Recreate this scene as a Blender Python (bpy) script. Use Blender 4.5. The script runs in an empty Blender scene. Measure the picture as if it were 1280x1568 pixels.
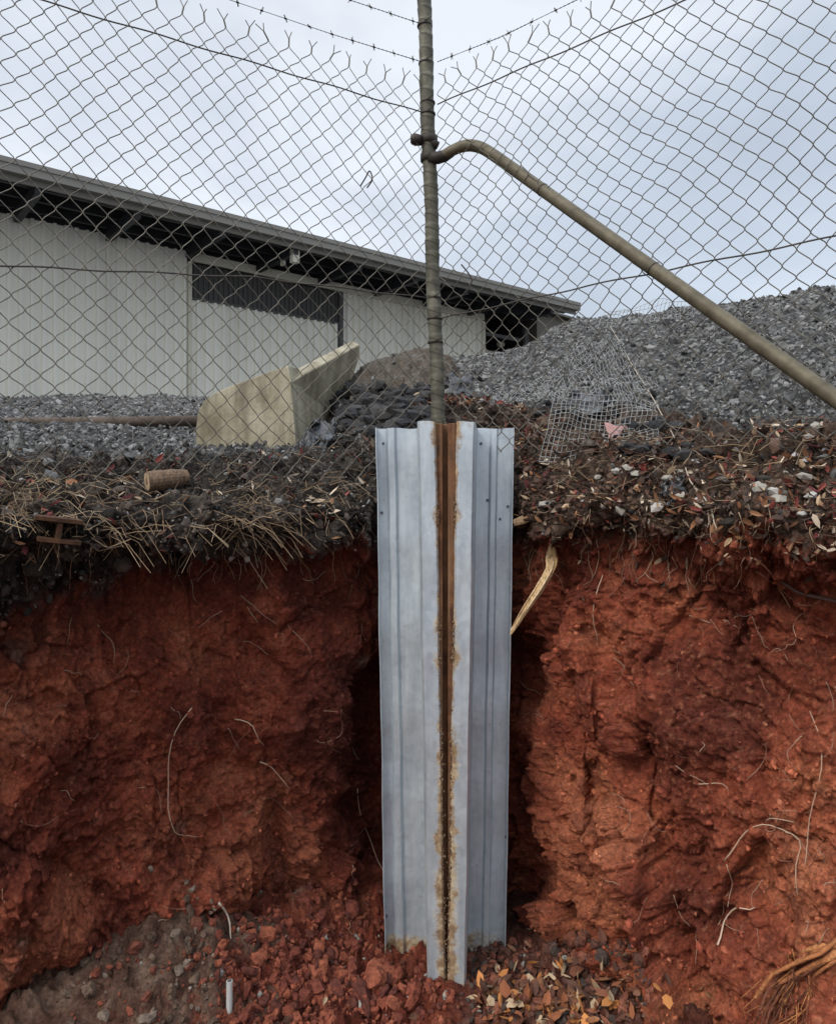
import bpy, math, random
import numpy as np
from mathutils import Vector, Matrix
from mathutils.bvhtree import BVHTree
random.seed(7); rng=np.random.default_rng(7)
S=bpy.context.scene
ZC=1.453; F=1132.0
def sv(px,py,Y): return ((px-640)/F*Y, Y, ZC+(750-py)/F*Y)

# ---------------------------------------------------------------- helpers
def link(o,parent=None):
    S.collection.objects.link(o)
    if parent: o.parent=parent
    return o
def empty(name):
    e=bpy.data.objects.new(name,None); e.empty_display_size=.1; return link(e)
def fastmesh(name,V,Fc,mat,smooth=False,attrs=None,parent=None):
    V=np.asarray(V,dtype=np.float32); Fc=np.asarray(Fc,dtype=np.int32)
    me=bpy.data.meshes.new(name)
    me.vertices.add(len(V)); me.vertices.foreach_set('co',V.ravel())
    n=Fc.shape[1]
    me.loops.add(Fc.size); me.loops.foreach_set('vertex_index',Fc.ravel())
    me.polygons.add(len(Fc)); me.polygons.foreach_set('loop_start',np.arange(0,Fc.size,n,dtype=np.int32))
    me.polygons.foreach_set('loop_total',np.full(len(Fc),n,dtype=np.int32))
    me.polygons.foreach_set('use_smooth',np.full(len(Fc),smooth))
    me.update(calc_edges=True); me.validate()
    for k,a in (attrs or {}).items():
        a=np.asarray(a,dtype=np.float32)
        at=me.attributes.new(k,'FLOAT_COLOR','POINT')
        at.data.foreach_set('color',np.hstack([a,np.ones((len(a),1),dtype=np.float32)]).ravel())
    me.materials.append(mat)
    return link(bpy.data.objects.new(name,me),parent)
class MB:
    def __init__(s): s.v=[];s.f=[];s.c=[]
    def add(s,vs,fs,col=(1,1,1)):
        o=len(s.v); s.v+= [tuple(map(float,x)) for x in vs]; s.f+=[tuple(i+o for i in f) for f in fs]; s.c+=[col]*len(vs)
    def tube(s,pts,r,sides=6,col=(1,1,1),cap=True,flat=1.0,rough=0,ridge=0):
        P=[Vector(p) for p in pts]; n=len(P)
        R=r if hasattr(r,'__len__') else [r]*n
        rd=[1+random.uniform(-ridge,ridge) for _ in range(sides)]
        vs=[];ref=None
        for i in range(n):
            t=(P[min(i+1,n-1)]-P[max(i-1,0)])
            if t.length<1e-9: t=Vector((0,0,1))
            t.normalize()
            if ref is None:
                ref=Vector((0,0,1)) if abs(t.z)<.9 else Vector((1,0,0))
            a=(ref-t*ref.dot(t)); 
            if a.length<1e-6: a=t.orthogonal()
            a.normalize(); ref=a; b=t.cross(a)
            for k in range(sides):
                an=2*math.pi*k/sides; q=(1+random.uniform(-rough,rough) if rough else 1)*rd[k]
                vs.append(P[i]+a*math.cos(an)*R[i]*q+b*math.sin(an)*R[i]*flat*q)
        fs=[(i*sides+k,i*sides+(k+1)%sides,(i+1)*sides+(k+1)%sides,(i+1)*sides+k) for i in range(n-1) for k in range(sides)]
        if cap: fs+=[tuple(range(sides))[::-1],tuple((n-1)*sides+k for k in range(sides))]
        s.add(vs,fs,col)
    def box(s,c,sz,M=None,col=(1,1,1)):
        vs=[Vector((x*sz[0]/2,y*sz[1]/2,z*sz[2]/2)) for x in(-1,1) for y in(-1,1) for z in(-1,1)]
        if M: vs=[M@v for v in vs]
        vs=[v+Vector(c) for v in vs]
        s.add(vs,[(0,1,3,2),(4,6,7,5),(0,4,5,1),(2,3,7,6),(0,2,6,4),(1,5,7,3)],col)
    def make(s,name,mat,parent=None,smooth=False,bevel=0):
        me=bpy.data.meshes.new(name); me.from_pydata(s.v,[],s.f); me.update()
        if smooth: me.polygons.foreach_set('use_smooth',[True]*len(me.polygons))
        at=me.attributes.new('Col','FLOAT_COLOR','POINT')
        at.data.foreach_set('color',np.hstack([np.array(s.c,dtype=np.float32),np.ones((len(s.c),1),dtype=np.float32)]).ravel())
        me.materials.append(mat); o=link(bpy.data.objects.new(name,me),parent)
        if bevel:
            m=o.modifiers.new('b','BEVEL'); m.width=bevel; m.segments=2; m.limit_method='ANGLE'
        return o
# numpy noise
_perm=rng.permutation(256); _perm=np.concatenate([_perm,_perm,_perm])
_g=rng.normal(size=(256,3)); _g/=np.linalg.norm(_g,axis=1)[:,None]
def _h(i,j,k): return _perm[_perm[_perm[i&255]+(j&255)]+(k&255)]
def perlin(P):
    Pi=np.floor(P).astype(int); f=P-Pi; u=f*f*f*(f*(f*6-15)+10); out=0
    for a in(0,1):
        for b in(0,1):
            for c in(0,1):
                g=_g[_h(Pi[:,0]+a,Pi[:,1]+b,Pi[:,2]+c)&255]
                d=(g*(f-np.array([a,b,c]))).sum(1)
                w=(u[:,0] if a else 1-u[:,0])*(u[:,1] if b else 1-u[:,1])*(u[:,2] if c else 1-u[:,2])
                out=out+w*d
    return out*1.5
def fbm(P,o=4,l=2.1,g=.5):
    r=0;a=1
    for i in range(o): r=r+a*perlin(P+i*17.3); P=P*l; a*=g
    return r
_rnd=rng.random((256,6))
def cells(P,tilt=1.6):
    Pi=np.floor(P).astype(int); f1=np.full(len(P),9.); f2=np.full(len(P),9.); val=np.zeros(len(P))
    for a in(-1,0,1):
        for b in(-1,0,1):
            for c in(-1,0,1):
                q=Pi+np.array([a,b,c]); R=_rnd[_h(q[:,0],q[:,1],q[:,2])&255]
                d=P-(q+R[:,:3]); D=(d*d).sum(1)
                v=(R[:,3]-.5)+((R[:,[4,5,3]]-.5)*d).sum(1)*tilt
                m=D<f1
                f2=np.where(m,f1,np.minimum(f2,D)); val=np.where(m,v,val); f1=np.where(m,D,f1)
    return val,np.sqrt(f2)-np.sqrt(f1)
def sst(a,b,x): t=np.clip((x-a)/(b-a),0,1); return t*t*(3-2*t)
def cramp(x,stops):
    xs=[s_[0] for s_ in stops]; return np.stack([np.interp(x,xs,[s_[1][k] for s_ in stops]) for k in range(3)],-1)
def cmix(f,a,b): f=np.asarray(f)[:,None]; return a*(1-f)+np.asarray(b)*f

# ---------------------------------------------------------------- material helper
class NT:
    def __init__(s,name):
        s.m=bpy.data.materials.new(name); s.m.use_nodes=True; s.t=s.m.node_tree; s.n=s.t.nodes; s.l=s.t.links
        s.b=s.n['Principled BSDF']; s.co=s.n.new('ShaderNodeTexCoord').outputs['Object']
    def lk(s,a,b):
        if hasattr(a,'is_output'): s.l.new(a,b)
        else: b.default_value=a
    def mapping(s,sc=(1,1,1),rot=(0,0,0)):
        n=s.n.new('ShaderNodeMapping'); s.l.new(s.co,n.inputs[0]); n.inputs['Scale'].default_value=sc; n.inputs['Rotation'].default_value=rot; return n.outputs[0]
    def noise(s,scale,detail=4,rough=.6,vec=None,dist=0):
        n=s.n.new('ShaderNodeTexNoise'); s.l.new(vec or s.co,n.inputs['Vector']); n.inputs['Scale'].default_value=scale
        n.inputs['Detail'].default_value=detail; n.inputs['Roughness'].default_value=rough; n.inputs['Distortion'].default_value=dist; return n.outputs['Fac']
    def vorn(s,scale):
        n=s.n.new('ShaderNodeTexVoronoi'); s.l.new(s.co,n.inputs['Vector']); n.inputs['Scale'].default_value=scale
        p=s.n.new('ShaderNodeSeparateColor'); s.l.new(n.outputs['Color'],p.inputs[0]); return n.outputs['Distance'],p.outputs[0]
    def ramp(s,x,stops):
        n=s.n.new('ShaderNodeValToRGB'); s.l.new(x,n.inputs[0]); e=n.color_ramp.elements
        while len(e)<len(stops): e.new(.5)
        for i,(p,c) in enumerate(stops):
            e[i].position=p; e[i].color=(tuple(c)+(1,)) if hasattr(c,'__len__') else (c,c,c,1)
        return n.outputs[0]
    def mix(s,f,a,b,mode='MIX'):
        n=s.n.new('ShaderNodeMix'); n.data_type='RGBA'; n.blend_type=mode
        s.lk(f,n.inputs[0])
        for v,i in((a,6),(b,7)):
            if hasattr(v,'is_output'): s.l.new(v,n.inputs[i])
            else: n.inputs[i].default_value=tuple(v)+(1,)
        return n.outputs[2]
    def math(s,op,a,b=0.,clamp=False):
        n=s.n.new('ShaderNodeMath'); n.operation=op; n.use_clamp=clamp; s.lk(a,n.inputs[0]); s.lk(b,n.inputs[1]); return n.outputs[0]
    def attr(s,name,ch=None):
        n=s.n.new('ShaderNodeAttribute'); n.attribute_name=name
        if ch is None: return n.outputs['Color']
        p=s.n.new('ShaderNodeSeparateColor'); s.l.new(n.outputs['Color'],p.inputs[0]); return p.outputs[ch]
    def bump(s,h,dist,strength=1,prev=None):
        n=s.n.new('ShaderNodeBump'); s.l.new(h,n.inputs['Height']); n.inputs['Distance'].default_value=dist; n.inputs['Strength'].default_value=strength
        if prev: s.l.new(prev,n.inputs['Normal'])
        return n.outputs[0]
    def done(s,col,rough=.9,metal=0.,nrm=None,spec=.3):
        s.lk(col if hasattr(col,'is_output') else tuple(col)+(1,),s.b.inputs['Base Color'])
        s.lk(rough,s.b.inputs['Roughness']); s.lk(metal,s.b.inputs['Metallic']); s.b.inputs['Specular IOR Level'].default_value=spec
        if nrm: s.l.new(nrm,s.b.inputs['Normal'])
        return s.m

def soil_mat():
    s=NT('soil')
    fn=s.noise(85,4,.75)
    c=s.mix(1.,s.attr('Col'),s.ramp(fn,[(.3,.5),(.5,1.),(.72,1.75)]),'MULTIPLY')
    vd,vc=s.vorn(44)
    gr=s.ramp(vc,[(0,(.03,.03,.031)),(.5,(.085,.084,.082)),(.85,(.17,.167,.16)),(1,(.29,.285,.27))])
    c=s.mix(s.attr('Mask',0),c,gr)
    h=s.math('ADD',s.noise(40,7,.8),s.math('MULTIPLY',s.math('MULTIPLY',vd,s.attr('Mask',0)),.8))
    return s.done(c,.92,nrm=s.bump(h,.022,1.),spec=.2)
SOIL=soil_mat()
def col_mat(name,rough=.85,metal=0,var=.4,scale=40,bumpd=.002):
    s=NT(name); n=s.noise(scale,3,.65); c=s.mix(1.,s.attr('Col'),s.ramp(n,[(.3,1-var),(.7,1+var)]),'MULTIPLY')
    return s.done(c,rough,metal,s.bump(n,bumpd))
def plain_col(name,rough=.85):
    s=NT(name); return s.done(s.attr('Col'),rough)
LITTER=plain_col('leaf'); STONE=plain_col('stone',.85); CLOD=col_mat('clay_clod',.9,0,.45,60,.008); WIRE=plain_col('root_fibre')

# ---------------------------------------------------------------- ground sheet
T=np.array([ # bearing, foot, mid, upper, lip, zlip, e_near, e_sky, Ysky, zbound
[-6,.5,.45,.42,.36,1.38,.04,.10,9,1.05],
[-2,1.15,1.05,1.02,.9,1.38,.04,.11,9,1.05],
[-.742,1.75,1.66,1.70,1.5,1.38,.04,.124,9,1.10],
[-.565,1.9,1.82,1.87,1.66,1.37,.042,.124,9,1.14],
[-.389,2.1,2.00,2.08,1.84,1.385,.040,.124,9,1.215],
[-.300,2.22,2.06,2.14,1.94,1.385,.038,.125,9,1.235],
[-.256,2.3,2.20,2.22,2.00,1.385,.038,.126,9,1.25],
[-.168,2.42,2.28,2.34,2.11,1.37,.045,.135,8.5,1.265],
[-.125,2.52,2.37,2.40,2.19,1.375,.056,.147,8.2,1.265],
[-.075,2.70,2.60,2.52,2.3,1.38,.07,.160,8,1.265],
[.035,2.75,2.66,2.6,2.40,1.42,.098,.176,8,1.27],
[.100,2.70,2.62,2.52,2.36,1.415,.098,.182,8,1.29],
[.145,2.52,2.48,2.44,2.25,1.41,.096,.192,8,1.30],
[.175,2.32,2.28,2.32,2.17,1.40,.09,.212,7.8,1.30],
[.215,2.20,2.18,2.24,2.11,1.40,.088,.226,7.5,1.295],
[.250,2.12,2.16,2.18,2.04,1.41,.084,.229,7.2,1.31],
[.290,2.00,2.02,2.10,1.96,1.41,.082,.231,7,1.315],
[.406,1.85,1.88,1.93,1.80,1.40,.078,.249,6.5,1.33],
[.48,1.74,1.77,1.85,1.72,1.39,.084,.26,6.2,1.335],
[.565,1.62,1.69,1.75,1.64,1.39,.088,.270,6,1.345],
[.76,1.45,1.5,1.54,1.44,1.39,.09,.29,6,1.34],
[2,1.0,1.02,1.04,.92,1.38,.1,.3,5,1.35],
[6,.45,.46,.46,.4,1.38,.1,.3,4,1.35]])
b=np.concatenate([-6+(1-np.linspace(1,0,36,endpoint=False)**2)*5.35,np.linspace(-.65,.65,740),6-(1-np.linspace(1,0,36,endpoint=False)**2)[::-1]*5.35])
b=np.unique(np.round(b,5)); nu=len(b)
def smooth_interp(x,xp,fp):
    y=np.interp(x,xp,fp); k=np.ones(9)/9
    yp=np.pad(y,4,mode='edge'); return np.convolve(yp,k,'valid')
col={n:smooth_interp(b,T[:,0],T[:,i+1]) for i,n in enumerate(['foot','mid','up','lip','zlip','en','es','ys','zb'])}
rows=[]; kind=[]
NW=380; NL=150; NG=210
for i in range(NW):
    t=i/NW; zl=col['zlip']; zz=-.12+t*(zl+.12)
    Y=np.where(zz<.7,col['foot']+(col['mid']-col['foot'])*sst(-.12,.7,zz),np.where(zz<1.12,col['mid']+(col['up']-col['mid'])*sst(.7,1.12,zz),col['up']+(col['lip']-col['up'])*sst(1.17,zl-.06,zz)))
    rows.append((Y,zz)); kind.append(0)
Yn=col['lip']+.58; zn=ZC+col['en']*Yn
for i in range(NL):
    t=i/NL; Y=col['lip']+(Yn-col['lip'])*t; z=col['zlip']+(zn-col['zlip'])*(1-(1-t)**1.6); rows.append((Y,z)); kind.append(1)
for i in range(NG):
    t=i/(NG-1); 
    if t<.8:
        q=(t/.8)**1.5; Y=Yn+(col['ys']*1.03-Yn)*q
    else:
        q=(t-.8)/.2; Y=col['ys']*1.03*(400/col['ys'])**(q)
    g=1-(1-np.clip((Y-Yn)/(col['ys']-Yn),0,1))**2
    e=col['en']+(col['es']-col['en'])*g
    z=ZC+e*np.minimum(Y,col['ys']); rows.append((Y,z)); kind.append(2)
nv=len(rows); Yg=np.array([r[0] for r in rows]); Zg=np.array([r[1] for r in rows]); Xg=Yg*b[None,:]
K=np.repeat(np.array(kind),nu)
Zg=Zg+np.where(Yg>2.7,.27*np.exp(-(((Xg+.09)/.32)**4+((Yg-3.75)/.55)**2)),0)
P=np.stack([Xg,Yg,Zg],-1)
du=np.gradient(P,axis=1); dv=np.gradient(P,axis=0); N=np.cross(du,dv); N/=np.linalg.norm(N,axis=2)[...,None]+1e-9
k=np.ones(21)/21
for _ in range(2):
    N=np.apply_along_axis(lambda a:np.convolve(np.pad(a,10,mode='edge'),k,'valid'),0,N)
N/=np.linalg.norm(N,axis=2)[...,None]
P=P.reshape(-1,3);N=N.reshape(-1,3)
if N[(NW//2)*nu+nu//2,1]>0: N=-N
Xf,Yf,Zf=P[:,0].copy(),P[:,1].copy(),P[:,2].copy()
bf=np.tile(b,nv); zb=np.tile(col['zb'],nv); lipY=np.tile(col['lip'],nv); zl=np.tile(col['zlip'],nv)
warp=np.stack([fbm(P*3+5,2),fbm(P*3+50,2),fbm(P*3+90,2)],-1)
Q=P+warp*.05
right=sst(-.05,.2,bf)
c1,e1=cells(Q*np.array([6,6,4.2])); c2,e2=cells(Q*16+3); c3,e3=cells(P*34+8)
big=fbm(P*1.9+2,3); med=fbm(Q*np.array([5,5,2.6])+9,5,2.1,.58); bil=np.abs(perlin(Q*np.array([4.5,4.5,1.7])+33)); fine=fbm(P*45,3,2.1,.65)
rough=.45+.65*sst(-.25,.35,perlin(P*1.6+70))*(.5+.5*right)+.25*right
step=perlin(np.stack([Q[:,0]*2.5,Q[:,1]*2.5,Q[:,2]*24+Q[:,0]*5],-1)+11)
wd=big*.085+(c1*.062+c2*.026)*rough+c3*.010*(.4+rough)+med*.045-bil*.070+fine*.006+step*.008*(1-right)*sst(-.1,.3,perlin(P*1.3+20)+.1)
wd+=np.where(Zf>zb,fbm(P*24+4,3)*.014+c3*.008+fbm(P*7+44,2)*.035,0)
wd-=.011*np.exp(-(e1/.035)**2)*rough*(.3+.7*right)
rc=.205+.10*(1.1-Zf)/.9; wd+=.055*np.exp(-((bf-rc)/.02)**2)*sst(1.3,1.0,Zf)*sst(-.05,.3,Zf)
wd-=.06*np.exp(-((bf-rc-.045)/.022)**2)*sst(1.2,.9,Zf)
wd-=.06*np.exp(-((bf+.20+.05*(Zf-.6))/.022)**2)*sst(1.2,.9,Zf)
wd+=.035*np.exp(-((bf+.125)/.03)**2)*sst(1.25,1.0,Zf)
# undercut just below the topsoil
wd-=.035*np.exp(-((Zf-zb+.06)/.045)**2)*(.4+.6*(1-right))
ld=big*.03+fbm(P*7+2,5,2.1,.6)*.038+c3*.014+c2*.020+fine*.005
gd=fbm(P*2.2,4)*.06*np.clip((Yf-2.6)/1.5,0,1)+c3*.014*(Yf<7)+fbm(P*14+2,3)*.016*(Yf<8)
gd=np.where(Yf>40,0,gd)
wv=1-sst(zl-.12,zl,Zf)
disp=np.where(K==0,wd*(.35+.65*wv)+ld*(1-wv),np.where(K==1,ld,ld*sst(3.6,2.6,Yf)+gd*sst(2.4,3.4,Yf)))
P=P+N*disp[:,None]
m=(P[:,0]>-.15)&(P[:,0]<.32)&(P[:,2]<1.7)&(K<2)&(P[:,1]<2.40); P[m,1]=2.40+ (P[m,1]-2.40)*.08
nz=fbm(P*9+3,4); n1=fbm(P*2.8+60,4,2.1,.55); n2=fbm(P*12+31,4,2.1,.6); n3=fbm(P*60+7,2)
def soil_colour(P,bf,n1,n2,n3,lift,dk2,dark,gp):
    red=cramp(n1+.25*n2,[(-.6,(.125,.028,.017)),(-.15,(.24,.054,.030)),(.15,(.33,.082,.043)),(.6,(.43,.135,.070))])
    red=cmix(sst(.05,.55,n2)*.55,red,(.14,.036,.025)); red=cmix(sst(.25,.8,n3)*.4,red,(.47,.19,.11))
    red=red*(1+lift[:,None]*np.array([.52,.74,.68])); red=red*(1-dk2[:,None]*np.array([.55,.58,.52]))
    grey=cramp(n2,[(-.6,(.095,.055,.038)),(0,(.165,.105,.074)),(.6,(.25,.175,.125))])
    c=cmix(gp,red,grey)
    dkc=cramp(n2+.5*n3,[(-.7,(.018,.0145,.012)),(-.1,(.050,.041,.034)),(.4,(.09,.076,.063)),(.9,(.17,.147,.123))])
    return cmix(dark,c,dkc)
zrel=P[:,2]-zb
dark=sst(-.03,.035,zrel+nz*.06)
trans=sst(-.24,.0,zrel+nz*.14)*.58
hum=sst(.0,.06,bf)*sst(.46,.34,bf)
gst=.36+.5*hum
grav=np.where(K==0,0,sst(gst,gst+.22,(Yf-lipY)+nz*.16)*np.where(K==1,.8,1))
grav=np.where((np.abs(Xf+.09)<.38)&(Yf<4.6)&(K==2),grav*np.clip(.15+.3*nz,0,1),grav)
gpatch=.5*sst(.30,.55,fbm(P*4+40,3)+.25*sst(-.1,-.5,bf)*sst(.9,.2,P[:,2])-.30+.5*sst(-.2,-.32,bf)*sst(-.55,-.42,bf)*sst(.28,.02,P[:,2]))*sst(.1,-.1,bf)
lift=sst(-.02,.5,bf+nz*.12)*.9*sst(1.3,.95,P[:,2]); dk2=np.exp(-((bf+.075)/.07)**2)*.6+np.exp(-((bf-.145)/.02)**2)*.4  # dk2 paints recess shade into the clay colour on both sides of the column
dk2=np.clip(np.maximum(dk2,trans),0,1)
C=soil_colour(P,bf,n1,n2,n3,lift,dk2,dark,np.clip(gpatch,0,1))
mound=((np.abs(Xf+.09)<.38)&(Yf<4.6)&(K==2)&(Yf>3.1))[:,None]*.6; C=C*(1-mound)+mound*np.array([.14,.115,.085])
brown=(dark*right*.6)[:,None]; C=C*(1-brown)+ (C*np.array([1.6,1.15,.92]))*brown
idx=np.arange(nv*nu).reshape(nv,nu)
Fc=np.stack([idx[:-1,:-1],idx[:-1,1:],idx[1:,1:],idx[1:,:-1]],-1).reshape(-1,4)
gm=np.clip(grav,0,1)
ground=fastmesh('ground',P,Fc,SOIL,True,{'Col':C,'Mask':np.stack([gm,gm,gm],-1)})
GP=P.copy()

# pit floor
xs=np.concatenate([np.linspace(-5,-1.3,20,endpoint=False),np.linspace(-1.3,1.3,420),np.linspace(1.3,5,20)[1:]])
ys=np.concatenate([np.linspace(-8,1.6,30,endpoint=False),np.linspace(1.6,2.95,230)])
XX,YY=np.meshgrid(xs,ys); p=np.stack([XX.ravel(),YY.ravel(),np.zeros(XX.size)],-1)
cc,_=cells(p*np.array([14,14,1])+2); c4,_=cells(p*38+2)
z=fbm(p*3+8,4)*.03+cc*.030+c4*.016+fbm(p*34,3)*.009
footY=np.interp(p[:,0]/np.maximum(p[:,1],.1),T[:,0],T[:,1])
z+=.15*sst(.40,.05,footY-p[:,1])*sst(.05,-.12,p[:,0])+.05*sst(.3,0,footY-p[:,1])*sst(.3,.5,p[:,0])
z+=.09*np.exp(-(((p[:,0]+.74)/.22)**2+((p[:,1]-2.08)/.16)**2))
p[:,2]=z
fb=p[:,0]/np.maximum(p[:,1],.1)
gp=sst(-.18,-.28,fb+fbm(p*8,3)*.16)*.85
o0=fb*0
Cp=soil_colour(p,fb,fbm(p*3+5,4),fbm(p*13+9,4),fbm(p*60,2),o0,o0+.42,.5*sst(.02,.1,fb),gp)
id2=np.arange(len(p)).reshape(len(ys),len(xs))
Ff=np.stack([id2[:-1,:-1],id2[:-1,1:],id2[1:,1:],id2[1:,:-1]],-1).reshape(-1,4)
pit=fastmesh('pit_floor',p,Ff,SOIL,True,{'Col':Cp,'Mask':np.zeros((len(p),3))})

dg=bpy.context.evaluated_depsgraph_get()
bv1=BVHTree.FromObject(ground,dg); bv2=BVHTree.FromObject(pit,dg)
O=Vector((0,0,ZC))
def hit(px,py,off=.004):
    d=Vector(((px-640)/F,1,(750-py)/F)).normalized(); best=None
    for bb in(bv1,bv2):
        h=bb.ray_cast(O,d)
        if h[0] is not None and (best is None or h[3]<best[3]): best=h
    if best is None: return None
    n=best[1]; n=n if n.dot(d)<0 else -n
    return best[0]+n*off,n
# ---------------------------------------------------------------- scatter
def scatter(name,tv,tf,pos,rot,scl,cols,mat,smooth=False,jit=0):
    n=len(pos); tv=np.asarray(tv,float); k=len(tv)
    V=tv[None]*np.asarray(scl)[:,None,:]
    if jit: V=V*(1+rng.uniform(-jit,jit,(n,k,1)))
    V=np.einsum('nij,nkj->nki',rot,V)+np.asarray(pos)[:,None,:]
    Fx=(np.asarray(tf)[None]+ (np.arange(n)*k)[:,None,None]).reshape(-1,len(tf[0]))
    C=np.repeat(np.asarray(cols),k,axis=0)
    return fastmesh(name,V.reshape(-1,3),Fx,mat,smooth,{'Col':C})
def rots(n,tilt,normals=None):
    a=rng.uniform(0,2*np.pi,n); tx=rng.normal(0,tilt,n); ty=rng.normal(0,tilt,n)
    def R(ax,t):
        c,s_=np.cos(t),np.sin(t); o=np.zeros(n);i=np.ones(n)
        M={'x':[[i,o,o],[o,c,-s_],[o,s_,c]],'y':[[c,o,s_],[o,i,o],[-s_,o,c]],'z':[[c,-s_,o],[s_,c,o],[o,o,i]]}[ax]
        return np.moveaxis(np.array(M),2,0)
    M=R('x',tx)@R('y',ty)@R('z',a)
    if normals is not None:
        out=np.zeros((n,3,3))
        for i,nn in enumerate(normals):
            q=Vector((0,0,1)).rotation_difference(Vector(nn)).to_matrix(); out[i]=np.array(q)
        M=out@M
    return M
ph=(1+5**.5)/2
ico=np.array([(-1,ph,0),(1,ph,0),(-1,-ph,0),(1,-ph,0),(0,-1,ph),(0,1,ph),(0,-1,-ph),(0,1,-ph),(ph,0,-1),(ph,0,1),(-ph,0,-1),(-ph,0,1)])/1.9
icof=[(0,11,5),(0,5,1),(0,1,7),(0,7,10),(0,10,11),(1,5,9),(5,11,4),(11,10,2),(10,7,6),(7,1,8),(3,9,4),(3,4,2),(3,2,6),(3,6,8),(3,8,9),(4,9,5),(2,4,11),(6,2,10),(8,6,7),(9,8,1)]
G3=GP.reshape(nv,nu,3)
area=np.linalg.norm(np.cross(G3[1:,:-1]-G3[:-1,:-1],G3[:-1,1:]-G3[:-1,:-1]),axis=2)
pad=np.zeros((nv,nu)); pad[:-1,:-1]=area
vis=(np.abs(np.tile(b,(nv,1)))<.75)
B2=np.tile(b,(nv,1))
def sample(weight,n):
    w=(pad*vis*weight).ravel(); w/=w.sum(); i=rng.choice(len(w),n,p=w); return i
Kg=K.reshape(nv,nu); Y2=Yf.reshape(nv,nu)
g2=np.clip(grav.reshape(nv,nu),0.03,1)
w=((Kg==2)&(Y2<9.5))/np.maximum(Y2,1)**1.6*g2
w=w+((Kg==1))*g2*.22
i=sample(w,27000); d=Yf[i]; sz=rng.lognormal(-5.2,.45,len(i))*(.75+.16*d)
g=(rng.uniform(.12,1,(len(i),1))**1.7*.25+.018)*np.array([[1,.99,.965]])
scatter('gravel',ico,icof,GP[i]+np.c_[rng.normal(0,.01,(len(i),2)),sz*.1],rots(len(i),1),sz[:,None]*rng.uniform(.4,1.35,(len(i),3)),g,STONE,jit=.28)
dk=dark.reshape(nv,nu)
i=sample(((Kg==0)*1.+(Kg==1)*1.)*dk*(1+.6*(B2<0)),3600); sz=rng.lognormal(-5.7,.5,len(i))
g=(rng.uniform(0,1,(len(i),1))**2.2*.33+.03)*np.array([[1,.95,.88]])
scatter('embankment_stones',ico,icof,GP[i],rots(len(i),1),sz[:,None]*rng.uniform(.5,1.3,(len(i),3)),g,STONE,jit=.25)
i=sample(((Kg==0)*.6+(Kg==1)*1.)*dk,6500); sz=rng.lognormal(-5.2,.5,len(i))
g=rng.uniform(.6,1.8,(len(i),1))*np.array([[.048,.038,.031]])*(1+.5*right[i][:,None]*np.array([[1,.3,0]]))
scatter('soil_crumbs',ico,icof,GP[i],rots(len(i),1),sz[:,None]*rng.uniform(.5,1.3,(len(i),3)),g,STONE,jit=.25)
i=sample((Kg==0)*(1-dk)*(.5+rough.reshape(nv,nu)),2600); sz=rng.lognormal(-5.5,.5,len(i))
scatter('clay_crumbs',ico,icof,GP[i],rots(len(i),1),sz[:,None]*rng.uniform(.5,1.4,(len(i),3)),C[i]*rng.uniform(.75,1.15,(len(i),1)),CLOD,jit=.3)
lt=[(0,0,0),(.22,.16,.03),(.25,0,-.02),(.22,-.16,.03),(.62,.15,.07),(.65,0,.0),(.62,-.15,.07),(1,0,.10)]
lf=[(0,2,1),(0,3,2),(1,2,5),(1,5,4),(2,3,6),(2,6,5),(4,5,7),(5,6,7)]
pal=np.array([(.16,.07,.035),(.24,.12,.06),(.09,.045,.028),(.38,.27,.17),(.20,.05,.04),(.55,.45,.34),(.12,.03,.03),(.05,.03,.022),(.07,.035,.025),(.05,.035,.03)])
def leaves(name,pos,size=(.016,.045),tilt=.5,pal=pal,nrm=None,wide=(.6,1.6)):
    n=len(pos); s_=rng.uniform(size[0],size[1],n)
    sc=np.c_[s_,s_*rng.uniform(wide[0],wide[1],n),s_*rng.uniform(-2,3,n)]
    c=pal[rng.integers(0,len(pal),n)]*rng.uniform(.7,1.3,(n,1))
    return scatter(name,lt,lf,pos+np.c_[np.zeros((n,2)),rng.uniform(0,.012,n)],rots(n,tilt,nrm),sc,c,LITTER,jit=.08)
patchy=sst(-.1,.5,nz).reshape(nv,nu)
wl=(Kg==1)*patchy*(.55+.9*(B2>.03))*sst(.62,.3,(Yf-lipY).reshape(nv,nu))
wl+=(Kg==2)*(Y2<3.2)*(np.abs(B2-.07)<.07)*1.5
wl+=((Kg==0)&(Zf.reshape(nv,nu)>(zl-.09).reshape(nv,nu)))*.4*patchy*(1+(B2>.1))
i=sample(wl,3600); leaves('leaf_litter',GP[i],(.012,.042),.6)
tw=MB()
i=sample(((Kg==1)*1.0)*sst(.6,.3,(Yf-lipY).reshape(nv,nu))+((Kg==0)&(Zf.reshape(nv,nu)>(zl-.05).reshape(nv,nu)))*.9,1500)
for j in i:
    q=Vector(GP[j]); a=random.uniform(0,6.28); L=random.uniform(.03,.13); el=random.uniform(-.25,.35)
    if -.2<q.x<.36 and q.y<2.5: continue
    dr=Vector((math.cos(a),math.sin(a),el)); kk=Vector((random.gauss(0,.2),random.gauss(0,.2),random.gauss(0,.15)))*L
    c=random.choice([(.16,.11,.07),(.08,.05,.033),(.28,.20,.12),(.04,.028,.02)])
    tw.tube([q+Vector((0,0,.004)),q+dr*L*.5+kk,q+dr*L],[random.uniform(.0005,.0015)]*3,4,c,False)
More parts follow.
